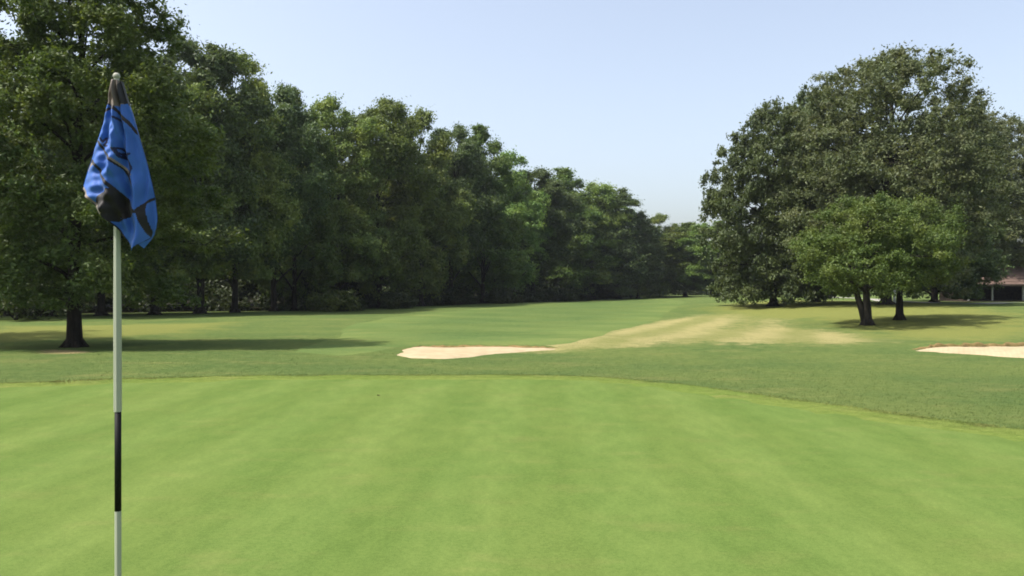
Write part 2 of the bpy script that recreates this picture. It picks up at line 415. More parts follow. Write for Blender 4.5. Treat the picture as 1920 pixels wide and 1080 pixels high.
bunker(bunk2, 'pale sand bunker with brown lip at the right edge below the small trees', arc([(1712, 656), (1760, 652.5), (1840, 650.6), (1930, 650), (2060, 650), (2140, 654)]), .085)

def ribbon(name, pts, w, mat, dz):
    p = np.array(pts, float); t = np.linspace(0, len(p) - 1, 90)
    c = np.column_stack([np.interp(t, range(len(p)), p[:, 0]), np.interp(t, range(len(p)), p[:, 1])])
    d = np.gradient(c, axis=0); d /= np.linalg.norm(d, axis=1)[:, None]; nn = np.column_stack([-d[:, 1], d[:, 0]])
    rows = [c + nn * w * s for s in (-.5, -.17, .17, .5)]
    V = np.concatenate([np.column_stack([r, terrain(r[:, 0], r[:, 1]) + dz]) for r in rows]); n = len(c)
    fs = [(k * n + i, k * n + i + 1, (k + 1) * n + i + 1, (k + 1) * n + i) for k in range(3) for i in range(n - 1)]
    me = mesh_np(name, V, np.array(fs), mat, smooth=True)
    if me.polygons[3].normal.z < 0: me.flip_normals()
    return obj(name, me)
pp = [G(2150, 563), G(1920, 568), G(1840, 570), G(1760, 569), G(1700, 566), G(1640, 561), G(1520, 556.5), G(1400, 554)]
tag(ribbon('cart_path', pp, 1.6, M_path, .03), 'narrow pale concrete cart path passing the open shelter', 'cart path', kind='structure')

# ------------------------------------------------------------------ rough grass blades along the edge of the green
def blades(name, P, h, w, mat):
    n = len(P)
    a = rng.uniform(0, 2 * np.pi, n); hh = h * rng.uniform(.55, 1.25, n); ww = w * rng.uniform(.7, 1.3, n)
    dx, dy = np.cos(a) * ww, np.sin(a) * ww
    la = rng.uniform(0, 2 * np.pi, n); ln = hh * rng.uniform(.15, .8, n)
    z = terrain(P[:, 0], P[:, 1])
    v0 = np.column_stack([P[:, 0] - dx, P[:, 1] - dy, z]); v1 = np.column_stack([P[:, 0] + dx, P[:, 1] + dy, z])
    v2 = np.column_stack([P[:, 0] + np.cos(la) * ln, P[:, 1] + np.sin(la) * ln, z + hh])
    V = np.stack([v0, v1, v2], 1).reshape(-1, 3)
    tint = np.repeat(rng.uniform(0, 1, n), 3)
    return obj(name, mesh_np(name, V, np.arange(3 * n).reshape(-1, 3), mat, attrs={'tint': tint}))
def scatter(n, far):
    th = rng.uniform(-.62, .62, n); r = 7.5 + (far - 7.5) * rng.uniform(0, 1, n) ** 1.25
    return np.column_stack([r * np.sin(th), r * np.cos(th)])
P = scatter(110000, 30)
P = P[~inside(fringe_loop, P[:, 0], P[:, 1])]
P = P[rng.uniform(0, 1, len(P)) > sst(12, 28, np.hypot(P[:, 0], P[:, 1]))]
for q in (bunk1, bunk2, fair_loop): P = P[~inside(q, P[:, 0], P[:, 1])]
tag(blades('rough_grass', P, .015, .006, M_blade), 'short thick blades of rough grass beyond the collar', 'grass', kind='stuff')
seg = rng.integers(0, len(green_loop), 60000)
off = .02 + .6 * rng.uniform(0, 1, 60000) ** 1.4
t_ = rng.uniform(0, 1, 60000)[:, None]
P = (green_loop[seg] * (1 - t_) + green_loop[(seg + 1) % len(green_loop)] * t_) + nrm[seg] * off[:, None]
P = P[(P[:, 1] > 5) & (np.abs(P[:, 0]) < P[:, 1] * .75 + 1)]
tag(blades('fringe_grass', P, .018, .005, M_edge), 'yellowish grass blades edging the putting green', 'grass', kind='stuff')

# ------------------------------------------------------------------ trees
def leaf_cloud(C, R, nl, ls, flat=.7, up=.55, asp=.95, r=None):
    """C (n,3) clump centres, R (n,) radii; leaf-sized quads spread through each clump"""
    g = r or rng
    n = len(C)
    ci = np.repeat(np.arange(n), nl); N = len(ci)
    d = g.normal(size=(N, 3)); d /= np.linalg.norm(d, axis=1)[:, None]
    rad = np.minimum(np.abs(g.normal(0, .62, N)) + .05, 1.7)
    ax = g.uniform(.65, 1.45, (n, 3))
    P = C[ci] + d * (rad * R[ci])[:, None] * np.array([1, 1, flat]) * ax[ci]
    nr = d * .45 + g.normal(size=(N, 3)) * .65 + np.array([0, 0, up]); nr /= np.linalg.norm(nr, axis=1)[:, None]
    a = np.cross(nr, g.normal(size=(N, 3))); a /= np.linalg.norm(a, axis=1)[:, None]; b = np.cross(nr, a)
    s = ls * g.uniform(.6, 1.35, N)
    a *= s[:, None]; b *= (s * asp)[:, None]
    bend = nr * (s * .18)[:, None]
    V = np.stack([P - a, P + b * .5 - bend, P + a, P - b * .5 - bend], 1).reshape(-1, 3)
    tint = np.repeat(np.clip(g.normal(.5, .30, N) + np.repeat(g.normal(0, .15, n), nl), 0, 1), 4)
    return V, np.arange(4 * N).reshape(-1, 4), tint

def make_tree(H, cb, Rm, prof, nclump, nl, ls, rc, leafmat, barkmat, r0, seed, lob=.28, nlimb=16, gap=.15, lean=0.0, fork=False, cx=0.0, low=.0, zmin=.4, nbough=46, hp=.85):
    g = np.random.default_rng(seed); rd = random.Random(seed)
    ph = g.uniform(0, 6.28, 8)
    def env(h, th):
        base = {'oval': lambda q: (max(0, math.sin(math.pi * min(1, .12 + q * .88) ** .85)) ** .6),
                'dome': lambda q: math.sqrt(max(0, 1 - max(0, (q - .28) / .72) ** 2)) * (.72 + .28 * min(1, q / .28)),
                'skirt': lambda q: (max(0, 1 - max(0, (q - .35) / .65) ** 2.0)) ** .6 * (.86 + .14 * min(1, q / .35)),
                'cone': lambda q: (1 - q) ** .62 * min(1, .55 + 2.2 * q),
                'tall': lambda q: (max(0, 1 - max(0, (q - .45) / .55) ** 2.2)) ** .55 * (.55 + .45 * min(1, q / .45))}[prof](h)
        l = math.sin(3 * th + ph[0] + 5 * h) * .5 + math.sin(5 * th + ph[1] - 7 * h) * .35 + math.sin(2 * th + ph[2] + 11 * h) * .45 + math.sin(9 * h + ph[3]) * .3
        return Rm * base * (1 + lob * l * .75)
    # trunk
    mb = MB()
    wob = lambda z: (lean * z + .012 * H * math.sin(z * 5 / H + ph[4]) * z / H * 2 + cx * sst(.1, .6, z / H), .012 * H * math.sin(z * 4 / H + ph[5]) * z / H * 2)
    zs = [0, .06, .16, .35, .7] + list(np.linspace(1.2, H * .9, 12))
    rr = [r0 * 1.75, r0 * 1.45, r0 * 1.22, r0 * 1.08, r0] + [r0 * max(.08, (1 - .92 * z / (H * .9)) ** .8) * .98 for z in np.linspace(1.2, H * .9, 12)]
    tp = [(float(wob(z)[0]), float(wob(z)[1]), z - (.08 if z == 0 else 0)) for z in zs]
    mb.tube(tp, rr, 10)
    if fork:
        mb.tube([(.25 * r0, .3 * r0, -.05), (-.9 * r0, .9 * r0, cb * .5), (-2.6 * r0, 1.4 * r0, cb * 1.1), (-5 * r0, 2 * r0, cb * 1.9)], [r0 * 1.1, r0 * .8, r0 * .6, r0 * .3], 9)
    for k in range(7):      # root flare
        a = k * .9 + ph[6]; mb.tube([(math.cos(a) * r0 * .6, math.sin(a) * r0 * .6, .32), (math.cos(a) * r0 * 1.5, math.sin(a) * r0 * 1.5, .07), (math.cos(a) * r0 * 2.3, math.sin(a) * r0 * 2.3, -.06)], [r0 * .42, r0 * .3, r0 * .12], 6)
    cl, cr = [], []
    # limbs with side branches; clumps ride on them
    for k in range(nlimb):
        q = (k + rd.random()) / nlimb
        h0 = cb * .75 + (H * .80 - cb * .75) * q ** 1.1
        th = k * 2.4 + rd.random() * .9
        hq = min(.97, q * .92 + .10 + rd.uniform(-.04, .06))
        R = env(hq, th) * rd.uniform(.72, .95)
        z1 = cb + (H - cb) * hq - low * (1 - q) * R * .4
        w0 = wob(h0); w1 = wob(min(z1, H * .9))
        p0 = np.array([w0[0], w0[1], h0]); p1 = np.array([w1[0] + math.cos(th) * R, w1[1] + math.sin(th) * R, max(z1, .9)])
        mid = (p0 + p1) / 2 + np.array([rd.uniform(-.1, .1) * R, rd.uniform(-.1, .1) * R, .10 * R])
        pts = [p0, p0 * .7 + mid * .3 + np.array([0, 0, .03 * R]), mid, mid * .4 + p1 * .6, p1]
        rl = r0 * (.42 - .24 * q)
        mb.tube(pts, [rl, rl * .8, rl * .55, rl * .32, rl * .1], 6)
        for j in range(5):
            s = rd.uniform(.35, 1.0); c = pts[2] * (1 - s) + pts[4] * s if s > .5 else pts[1] * (1 - s) + pts[3] * s
            e = c + np.array([rd.uniform(-1, 1), rd.uniform(-1, 1), rd.uniform(-.3, .35)]) * R * .30
            mb.tube([c, (c + e) / 2 + np.array([0, 0, .04 * R]), e], [rl * .32, rl * .2, rl * .06], 4, cap=False)
            cl.append(e); cr.append(rc * rd.uniform(.8, 1.2))
            cl.append((c + e) / 2); cr.append(rc * rd.uniform(.6, .95))
    # boughs: rounded masses of clumps spread through the crown, open below and between
    bc, tries = [], 0
    while len(bc) < nbough and tries < nbough * 60:
        tries += 1
        h = rd.random() ** hp; th = rd.uniform(0, 6.2832)
        ee = env(h, th)
        if rd.random() > ee / (Rm * 1.2): continue
        rb = Rm * rd.uniform(.20, .36) * (1 if h < .8 else .75)
        sr = rd.uniform(.2, 1.0) ** .45
        z = cb + (H - cb) * h; z = min(z, H - rb * .7)
        w = wob(min(z, H * .9))
        p = np.array([w[0] + math.cos(th) * max(0, ee - rb * .55) * sr, w[1] + math.sin(th) * max(0, ee - rb * .55) * sr, z])
        if any(np.linalg.norm((p - c0) * (1, 1, 1.2)) < .62 * (rb + r1) for c0, r1 in bc) and tries < nbough * 40: continue
        bc.append((p, rb))
    left = max(0, nclump - len(cl)); wsum = sum(r1 ** 2 for _, r1 in bc)
    for p, rb in bc:
        m_ = int(left * rb ** 2 / wsum)
        out = np.array([p[0], p[1], 0.0]); out /= (np.linalg.norm(out) + .5)
        for _ in range(m_):
            d = g.normal(size=3) + out * .7 + np.array([0, 0, .75]); d /= np.linalg.norm(d)
            q_ = p + d * rb * rd.uniform(.35, 1.05) * np.array([1.12, 1.12, .80])
            cl.append(q_); cr.append(rc * rd.uniform(.55, 1.2))
    C = np.array(cl); Rr = np.array(cr)
    V, Fc, tint = leaf_cloud(C, Rr, nl, ls, r=g)
    V = V.reshape(-1, 4, 3); V = V[V[:, :, 2].min(1) > zmin]; tint = tint[:len(V) * 4]; Fc = Fc[:len(V)]; V = V.reshape(-1, 3)
    cm = mesh_np('crown', V, Fc, leafmat, attrs={'tint': tint})
    return {'trunk': mb.mesh('trunk', barkmat), 'crown': cm, 'H': H, 'R': Rm}

PT = {}
for i, (nm, prof, H, cb, R, lm) in enumerate([
        ('a', 'oval', 16, 1.6, 4.2, L_wood), ('b', 'oval', 16, 1.2, 4.4, L_wood), ('c', 'dome', 16, 2.4, 3.8, L_dark),
        ('d', 'dome', 16, 1.6, 4.6, L_warm), ('e', 'oval', 16, 1.0, 4.2, L_lite), ('f', 'skirt', 16, .9, 4.4, L_dark)]):
    PT[nm] = make_tree(H, cb, R, prof, 1000, 120, .118, .64, lm, M_bark, .24, 100 + i, lob=.30, gap=.04, zmin={'c': 3.0, 'a': 2.0}.get(nm, .5))

def place(proto, name, loc, H, R, label, cat='tree', group=None, rz=None):
    o = empty(name, loc, random.uniform(0, 6.28) if rz is None else rz)
    o.scale = (R / proto['R'], R / proto['R'], H / proto['H'])
    tag(o, label, cat, group)
    obj('trunk', proto['trunk'], o); obj('crown', proto['crown'], o)
    return o

def tree_px(proto, name, u, v, vtop, hw, label, group=None, rz=None, cat='tree'):
    x, y = G(u, v); z = tz(x, y)
    H = CAMZ + (HV - vtop) * y / F - z
    return place(proto, name, (x, y, z - .03), H * 1.0, hw * y / F, label, cat, group, rz)

WG = 'woodland trees along the left side of the fairway'
front = [
    ('d', 22, 592, 70, 120, 'dark woodland tree at the left edge behind the big tree trunk'),
    ('b', 95, 593, 150, 90, 'woodland tree standing directly behind the big shade tree trunk'),
    ('f', 190, 592, 110, 95, 'dark woodland tree whose crown stands right behind the blue flag'),
    ('a', 290, 590, 95, 90, 'woodland tree just right of the flag, mostly behind the big shade tree'),
    ('c', 375, 588, 70, 85, 'tall dark woodland tree rising beside the big shade tree crown'),
    ('a', 440, 586, 86, 72, 'tallest woodland tree with a knobbly top where the sky begins'),
    ('c', 514, 584, 158, 62, 'dark woodland tree with a slim bare trunk just right of the high corner'),
    ('e', 552, 583, 166, 58, 'light green rounded woodland tree in the dip right of the tallest one'),
    ('a', 632, 580, 172, 74, 'broad woodland tree with a thin dark trunk behind a sunny bush'),
    ('d', 712, 577, 180, 70, 'wide round topped woodland tree with a bright yellow green limb'),
    ('b', 790, 574, 204, 62, 'woodland tree in the middle of the long treeline, pale topped'),
    ('c', 846, 571.5, 232, 52, 'slim dark woodland tree left of the feathery crown'),
    ('e', 905, 568.5, 234, 52, 'feathery open crowned tree sticking up above the sloping treeline'),
    ('b', 955, 566.5, 282, 54, 'woodland tree just right of the feathery crown, above the bunker end'),
    ('c', 1000, 565.5, 312, 56, 'woodland tree with a thin trunk standing at the shadow edge'),
    ('e', 1062, 563, 312, 54, 'yellowish woodland tree right of the thin trunk at the shadow edge'),
    ('a', 1112, 561.5, 332, 54, 'round woodland tree near the far end of the treeline'),
    ('f', 1160, 560.5, 348, 54, 'dark domed woodland tree, second last before the far gap'),
    ('f', 1196, 559.5, 384, 34, 'dark woodland tree at the far end where the treeline drops'),
]
for k, u, v, vt, hw, lb in front:
    tree_px(PT[k], 'woodland_tree', u, v, vt + 4, hw * 1.42, lb, WG)
for i, (x, y) in enumerate([(-46, 54), (-38, 56), (-31, 57), (-27, 60), (-22, 62), (-17, 66), (-12, 72), (-6.5, 82), (-1, 94), (5, 105), (11, 118), (17, 130), (-52, 62), (-42, 64), (-35, 66), (-29, 71), (-23, 76), (-16, 84), (-10, 95), (-3, 108), (4, 122)]):
    place(PT['abcdef'[(i * 5 + 2) % 6]], 'woodland_tree', (x, y, tz(x, y)), random.uniform(13.5, 15.5), random.uniform(4.2, 5.2),
          'woodland tree half hidden behind the front row of trees', 'tree', 'hidden inner trees of the woodland')

FG = 'distant trees closing the gap'
for k, u, v, vt, hw, lb in [
        ('b', 1236, 556.5, 402, 56, 'distant taller tree showing in the gap beside the woodland end'),
        ('e', 1285, 556, 418, 66, 'distant low light green tree in the middle of the gap'),
        ('d', 1335, 556, 416, 66, 'distant rounded tree partly behind the dark right hand tree'),
        ('e', 1395, 555, 436, 66, 'distant tree behind the hanging branches of the dark tree'),
        ('b', 1500, 552.5, 430, 60, 'distant tree seen under the crowns left of the twin trunks'),
        ('d', 1600, 552, 420, 60, 'distant tree behind the small bright trees'),
        ('f', 1720, 551.5, 400, 70, 'distant tree between the twin trunks and the shelter'),
        ('b', 1880, 551, 390, 80, 'distant tree behind the shelter roof'),
        ('a', 2010, 552, 370, 80, 'distant tree at the far right beyond the shelter')]:
    tree_px(PT[k], 'distant_tree', u, v, vt, hw, lb, FG)

# near shade tree on the left, with its own mesh
near = make_tree(13.2, 1.6, 3.7, 'skirt', 1350, 150, .070, .50, L_near, M_bark, .22, 41, lob=.28, nlimb=30, low=1.3, zmin=1.2, nbough=85)
x, y = G(140, 651)
place(near, 'shade_tree', (x, y, tz(x, y) - .02), 10.8, 3.05, 'big shade tree with flared dark trunk alone on the grass at left', 'tree', rz=2.2)
off_tree = make_tree(12.0, 2.6, 4.4, 'oval', 330, 170, .11, .8, L_near, M_bark, .24, 43, lob=.34, nlimb=20, gap=.16)
place(off_tree, 'shade_tree', (-20.6, 21.6, tz(-20.6, 21.6)), 12.5, 4.6, 'shade tree at the left edge, only its lit outer branches showing', 'tree')

# the group on the right
oak = make_tree(22.5, 2.6, 10.2, 'dome', 2500, 90, .145, .78, L_oak, M_bark, .50, 51, lob=.17, nlimb=34, low=.5, nbough=175)
dk = make_tree(18, .5, 6.2, 'skirt', 1400, 75, .17, .66, L_dark, M_bark, .36, 52, lob=.22, nlimb=28, gap=.03, low=.8, nbough=80)
dk1 = make_tree(13, .45, 5.6, 'skirt', 1700, 95, .12, .48, L_dark, M_bark, .30, 57, lob=.22, nlimb=30, low=1.35, zmin=.15, nbough=105, hp=.95)
tree_px(oak, 'oak_tree', 1662, 571, 98, 198, 'huge broad grey green oak with a dome crown, largest on the right', rz=.6)
tree_px(dk1, 'dark_tree', 1450, 574, 196, 124, 'tall dark green tree with hanging low branches left of the oak', rz=1.0)
tree_px(dk, 'dark_tree', 1530, 566, 166, 84, 'dark green tree filling the space between hanging tree and oak', rz=4.0)
tree_px(oak, 'oak_tree', 1812, 563, 210, 165, 'grey green oak at the right edge shading the shelter', rz=3.4)
tree_px(dk, 'dark_tree', 1752, 567, 260, 108, 'dark trunked tree behind the oak, left of the shelter', rz=2.0)
sm1 = make_tree(5.6, 1.55, 3.1, 'dome', 600, 170, .056, .36, L_lite, M_bark2, .19, 61, lob=.30, nlimb=20, gap=.10, low=.4, fork=True)
sm2 = make_tree(5.3, 1.5, 2.9, 'dome', 540, 170, .056, .35, L_lite, M_bark, .19, 62, lob=.30, nlimb=18, gap=.10, low=.3)
tree_px(sm1, 'small_tree', 1626, 610, 370, 128, 'small bright green tree with a forked trunk in front of the oak', rz=.4)
tree_px(sm2, 'small_tree', 1687, 600, 374, 98, 'small green tree with single straight trunk beside the forked one', rz=5.0)

# ------------------------------------------------------------------ undergrowth and shrubs
def shrub_mesh(n, R, H, nl, ls, mat, seed):
    g = np.random.default_rng(seed)
    th = g.uniform(0, 6.28, n); r = R * g.uniform(0, 1, n) ** .6; z = H * g.uniform(.12, 1, n) * (1 - .5 * (r / R) ** 2)
    C = np.column_stack([r * np.cos(th), r * np.sin(th), z])
    V, Fc, t = leaf_cloud(C, g.uniform(.25, .42, n) * min(R, H), nl, ls, r=g); V[:, 2] = np.maximum(V[:, 2], .02)
    mb = MB()
    for k in range(7):
        a = k * .9; mb.tube([(0, 0, -.05), (math.cos(a) * R * .3, math.sin(a) * R * .3, H * .4), (math.cos(a) * R * .6, math.sin(a) * R * .6, H * .8)], [.03, .02, .008], 5)
    return mesh_np('foliage', V, Fc, mat, attrs={'tint': t}), mb.mesh('stem', M_bark)
def shrub(u, v, R, H, mat, label, seed):
    x, y = G(u, v); o = empty('shrub', (x, y, tz(x, y))); tag(o, label, 'shrub', 'shrubs at the foot of the woodland')
    f, s = shrub_mesh(34, R, H, 90, .12, mat, seed); obj('foliage', f, o); obj('stem', s, o)
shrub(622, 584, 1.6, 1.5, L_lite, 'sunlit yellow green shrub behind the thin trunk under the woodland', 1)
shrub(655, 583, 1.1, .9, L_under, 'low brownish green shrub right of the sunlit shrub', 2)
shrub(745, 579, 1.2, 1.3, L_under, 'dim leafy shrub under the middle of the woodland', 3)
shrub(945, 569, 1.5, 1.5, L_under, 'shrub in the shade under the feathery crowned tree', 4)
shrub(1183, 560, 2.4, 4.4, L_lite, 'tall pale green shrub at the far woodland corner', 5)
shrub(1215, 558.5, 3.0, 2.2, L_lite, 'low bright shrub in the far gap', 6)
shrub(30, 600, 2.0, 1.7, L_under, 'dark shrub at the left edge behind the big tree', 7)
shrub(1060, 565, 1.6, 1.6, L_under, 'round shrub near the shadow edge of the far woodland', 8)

wl = np.array(woods_line + [(30, 139), (40, 143), (52, 141), (66, 138)]); sl = np.concatenate([[0], np.cumsum(np.hypot(*np.diff(wl, axis=0).T))])
n = 2300
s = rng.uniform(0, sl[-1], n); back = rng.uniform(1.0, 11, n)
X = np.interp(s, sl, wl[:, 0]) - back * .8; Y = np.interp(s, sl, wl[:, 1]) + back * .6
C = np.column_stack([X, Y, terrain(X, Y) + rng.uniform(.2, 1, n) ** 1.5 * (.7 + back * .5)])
V, Fc, t = leaf_cloud(C, rng.uniform(.6, 1.2, n), 100, .15)
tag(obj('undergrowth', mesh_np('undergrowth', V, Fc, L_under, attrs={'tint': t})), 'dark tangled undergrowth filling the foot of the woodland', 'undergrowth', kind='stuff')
n = 3600
a = rng.uniform(-.85, .85, n); r = rng.uniform(165, 215, n)
X, Y = r * np.sin(a), r * np.cos(a)
C = np.column_stack([X, Y, rng.uniform(.3, 1, n) * (6.5 + 1.8 * np.sin(a * 37) + 1.2 * np.sin(a * 83 + 1))])
V, Fc, t = leaf_cloud(C, rng.uniform(1.3, 2.4, n), 50, .5)
tag(obj('far_woods', mesh_np('far_woods', V, Fc, L_wood, attrs={'tint': t})), 'far low belt of woodland beyond the course', 'woods', kind='stuff')

# ------------------------------------------------------------------ open shelter at the right edge
sx, sy = G(1868, 566); sz = tz(sx, sy)
sh = empty('shelter', (sx, sy, sz)); tag(sh, 'low open sided shelter with brown shingle hip roof beside the oaks', 'shelter')
W0, W1, D = -2.4, 9.0, 4.5
def slab(vs, fs, nm, mat, par):
    m = MB(); m.add(vs, fs); return obj(nm, m.mesh(nm, mat, False), par)
ez, rz_ = 1.5, 3.05
rv = [(W0 - .5, -.6, ez), (W1 + .5, -.6, ez), (W1 + .5, D + .6, ez), (W0 - .5, D + .6, ez), (W0 + 1.6, D / 2, rz_), (W1 - 1.6, D / 2, rz_)]
rv2 = [(a, b, c - .14) for a, b, c in rv]
fs = [(0, 1, 5, 4), (1, 2, 5), (2, 3, 4, 5), (3, 0, 4)]
m = MB(); m.add(rv, fs); m.add(rv2, [tuple(reversed(f)) for f in fs])
m.add(rv[:4] + rv2[:4], [(0, 4, 5, 1), (1, 5, 6, 2), (2, 6, 7, 3), (3, 7, 4, 0)])
for k in range(1, 7):      # shingle courses
    t = k / 7; m.box(((W0 + W1) / 2, -.6 + t * (D / 2 + .6), ez + t * (rz_ - ez) + .012), ((W1 - W0 + 1) - t * 4.2, .03, .02))
roof = obj('roof', m.mesh('roof', M_roof, False), sh)
m = MB(); m.box(((W0 + W1) / 2, -.62, ez - .10), (W1 - W0 + 1.04, .05, .16)); obj('fascia', m.mesh('fascia', M_wood, False), roof)
for px_ in (W0, -.4, 2.2, 5.4, W1):
    m = MB(); m.box((px_, -.1, .74), (.11, .11, 1.48)); obj('post', m.mesh('post', M_grey, False), sh)
m = MB(); m.box(((W0 + W1) / 2, D, .75), (W1 - W0, .12, 1.5)); m.box((W0, D / 2 + .3, .75), (.12, D - .7, 1.5)); m.box((W1, D / 2 + .3, .75), (.12, D - .7, 1.5))
obj('wall', m.mesh('wall', M_wood, False), sh)
m = MB(); m.box((5.9, -.02, .5), (5.8, .1, .98)); obj('half_wall', m.mesh('half_wall', M_wood, False), sh)
m = MB(); m.box(((W0 + W1) / 2, D / 2, .03), (W1 - W0 + .6, D + .8, .14)); obj('slab_floor', m.mesh('slab_floor', M_wood, False), sh)
m = MB(); m.box((1, D - .5, .5), (3, .4, .06)); m.box((-.2, D - .5, .28), (.08, .36, .40)); m.box((2.2, D - .5, .28), (.08, .36, .40)); obj('bench', m.mesh('bench', M_wood, False), sh)

# white marker post between the small trunks
x, y = G(1677, 569)
m = MB(); m.tube([(0, 0, -.1), (0, 0, .75), (0, 0, .80), (0, 0, .83)], [.085, .085, .07, .02], 14)
po = obj('marker_post', m.mesh('marker_post', M_white), None); po.location = (x, y, tz(x, y)); tag(po, 'short white post seen between the trunks of the small trees', 'post')
m = MB(); m.tube([(0, 0, .52), (0, 0, .6)], [.0865, .0865], 14); obj('band', m.mesh('band', M_black), po)

# one dead leaf on the green
x, y = G(712, 746)
vs, fs = [], []
for i in range(7):
    t = i / 6; w = .014 * math.sin(math.pi * min(.97, t * .9 + .08)); vs += [(-w, t * .045, .006 + .014 * math.sin(t * 3)), (0, t * .045, .002 + .010 * t), (w, t * .045, .012 + .01 * math.cos(t * 4))]
for i in range(6): fs += [(i * 3, i * 3 + 1, i * 3 + 4, i * 3 + 3), (i * 3 + 1, i * 3 + 2, i * 3 + 5, i * 3 + 4)]
m = MB(); m.add(vs, fs); lf = obj('fallen_leaf', m.mesh('fallen_leaf', M_leafbrown)); lf.location = (x, y, tz(x, y) + .024); lf.rotation_euler = (0, 0, 1.2)
tag(lf, 'single small brown fallen leaf lying on the putting green', 'leaf')

# ------------------------------------------------------------------ flagstick
PD = 2.02
def px2w(u, v, d=0.0): return ((u - CX) * PD / F, d, CAMZ - (v - HV) * PD / F)   # on the flag's own upright plane
bx = (221 - CX) * PD / F
fg = empty('flagstick', (bx, PD, tz(bx, PD))); tag(fg, 'white golf flagstick with black band and drooping blue flag on the green', 'flagstick')
zb = lambda v: CAMZ - (v - HV) * PD / F - tz(bx, PD)
z_hi, z_lo, z_top = zb(772), zb(958), zb(146)
m = MB(); m.tube([(-.0005, 0, z_hi), (-.0005, 0, z_hi + .01), (-.001, 0, z_hi + .25), (-.002, 0, z_hi + .48), (-.003, 0, z_top)], [.0088, .0094, .0092, .0074, .0062], 36, cap=False, rib=.07)
obj('pole', m.mesh('pole', M_pole), fg)
m = MB(); m.tube([(0, 0, z_lo), (0, 0, z_hi)], [.0079, .0079], 32); obj('black_band', m.mesh('black_band', M_black), fg)
m = MB(); m.tube([(.001, 0, -.12), (.0005, 0, .1), (0, 0, z_lo)], [.0076, .0076, .0077], 32, cap=False, rib=.06); obj('lower_pole', m.mesh('lower_pole', M_pole), fg)
m = MB(); k = [(math.sin(a) * .0088, z_top + .004 - math.cos(a) * .0088) for a in np.linspace(.5, math.pi - .02, 9)]
m.tube([(-.003, 0, z_top - .02)] + [(-.003, 0, q[1]) for q in k], [.0066] + [q[0] for q in k], 18); obj('knob', m.mesh('knob', M_knob), fg)
m = MB(); m.tube([(0, 0, .018), (0, 0, .0262)], [.054, .054], 32); 
cup = obj('cup_rim', m.mesh('cup_rim', M_white), fg)

Ledge = [(212, 152), (206, 195), (195, 236), (184, 268), (173, 303), (166, 325), (157, 355)]
Redge = [(229, 152), (240, 190), (249, 215), (260, 252), (272, 292), (286, 345), (293, 385), (296, 412), (293, 431)]
Bot = [(157, 355), (176, 371), (196, 388), (214, 407), (223, 418), (234, 438), (248, 462), (260, 472), (273, 458), (283, 447), (288, 434), (293, 431)]
def along(pl, t):
    p = np.array(pl, float); d = np.concatenate([[0], np.cumsum(np.hypot(*np.diff(p, axis=0).T))]); d /= d[-1]
    return np.column_stack([np.interp(t, d, p[:, 0]), np.interp(t, d, p[:, 1])])
NS, NT_ = 150, 230
s = np.linspace(0, 1, NS); t = np.linspace(0, 1, NT_)
T0, T1 = np.array(Ledge[0], float), np.array(Redge[0], float)
Bs = along(Bot, s); Lt, Rt = along(Ledge, t), along(Redge, t)
top = T0[None] * (1 - s)[:, None] + T1[None] * s[:, None]
def smooth1(a, k=7):
    q = np.ones(k) / k; pad = np.pad(a, ((k // 2, k // 2), (0, 0)), 'edge'); return np.stack([np.convolve(pad[:, i], q, 'valid') for i in range(2)], 1)
Lt, Rt = smooth1(Lt), smooth1(Rt)
lin_ = top[:, None, :] * (1 - t)[None, :, None] + Bs[:, None, :] * t[None, :, None]
dL = Lt - (T0[None] * (1 - t)[:, None] + np.array(Bot[0], float)[None] * t[:, None])
dR = Rt - (T1[None] * (1 - t)[:, None] + np.array(Bot[-1], float)[None] * t[:, None])
PX = lin_ + (1 - s)[:, None, None] * dL[None] + s[:, None, None] * dR[None]
# folds: a ridge over the pole, a trough, a second softer ridge, creases
Sg, Tg = np.meshgrid(s, t, indexing='ij')
def ridge(c, w): return np.exp(-((Sg - c) / w) ** 2)
amp = .020 + .045 * Tg ** .8
ctr = .46 - .10 * Tg
near_ = amp * (1.05 * np.exp(-(np.abs(Sg - ctr) / .20) ** 1.5) + .55 * np.exp(-((Sg - .80 + .03 * Tg) / .075) ** 2) + .40 * np.exp(-((Sg - .13) / .09) ** 2)) \
    + .0052 * np.sin(Sg * 30 + Tg * 14 + 2 * np.sin(Tg * 9)) * Tg + .0045 * np.sin(Tg * 34 - Sg * 17) * np.sin(Sg * 3.1) + .004 * Tg * np.sin(Sg * 11 + 5 * Tg) \
    + .0032 * np.sin(Tg * 71 + Sg * 43) * np.exp(-((Sg - .3) / .25) ** 2) * Tg
edge = np.minimum(1, np.minimum(Sg, 1 - Sg) / .05) ** .5
dep = -(near_ * (.25 + .75 * edge)) - .006 * (1 - Tg)
def grid_faces(ns, nt, off=0, flip=False):
    i, j = np.meshgrid(np.arange(ns - 1), np.arange(nt - 1), indexing='ij'); a = (off + i * nt + j).ravel()
    f = np.column_stack([a, a + 1, a + nt + 1, a + nt]); return f[:, ::-1] if flip else f
def to_local(P2, d):
    return np.column_stack([((P2[..., 0] - CX) * PD / F - bx).ravel(), d.ravel(), (CAMZ - (P2[..., 1] - HV) * PD / F - tz(bx, PD)).ravel()])
Vf = to_local(PX, dep)
ff = grid_faces(NS, NT_)
fc = PX.reshape(-1, 2)[ff].mean(1); U_, V_ = fc[:, 0], fc[:, 1]
mi = np.zeros(len(ff), int)
def pol(pts, k): mi[inside(np.array(pts, float), U_, V_)] = k
def line(pts, w, k): mi[dist_poly(np.array(pts, float), U_, V_, False) < w * .68] = k
pol([(190, 120), (250, 120), (250, 188), (240, 194), (232, 203), (222, 205), (212, 200), (203, 196)], 2)
pol([(228, 150), (250, 185), (243, 195), (230, 200), (227, 180)], 1)
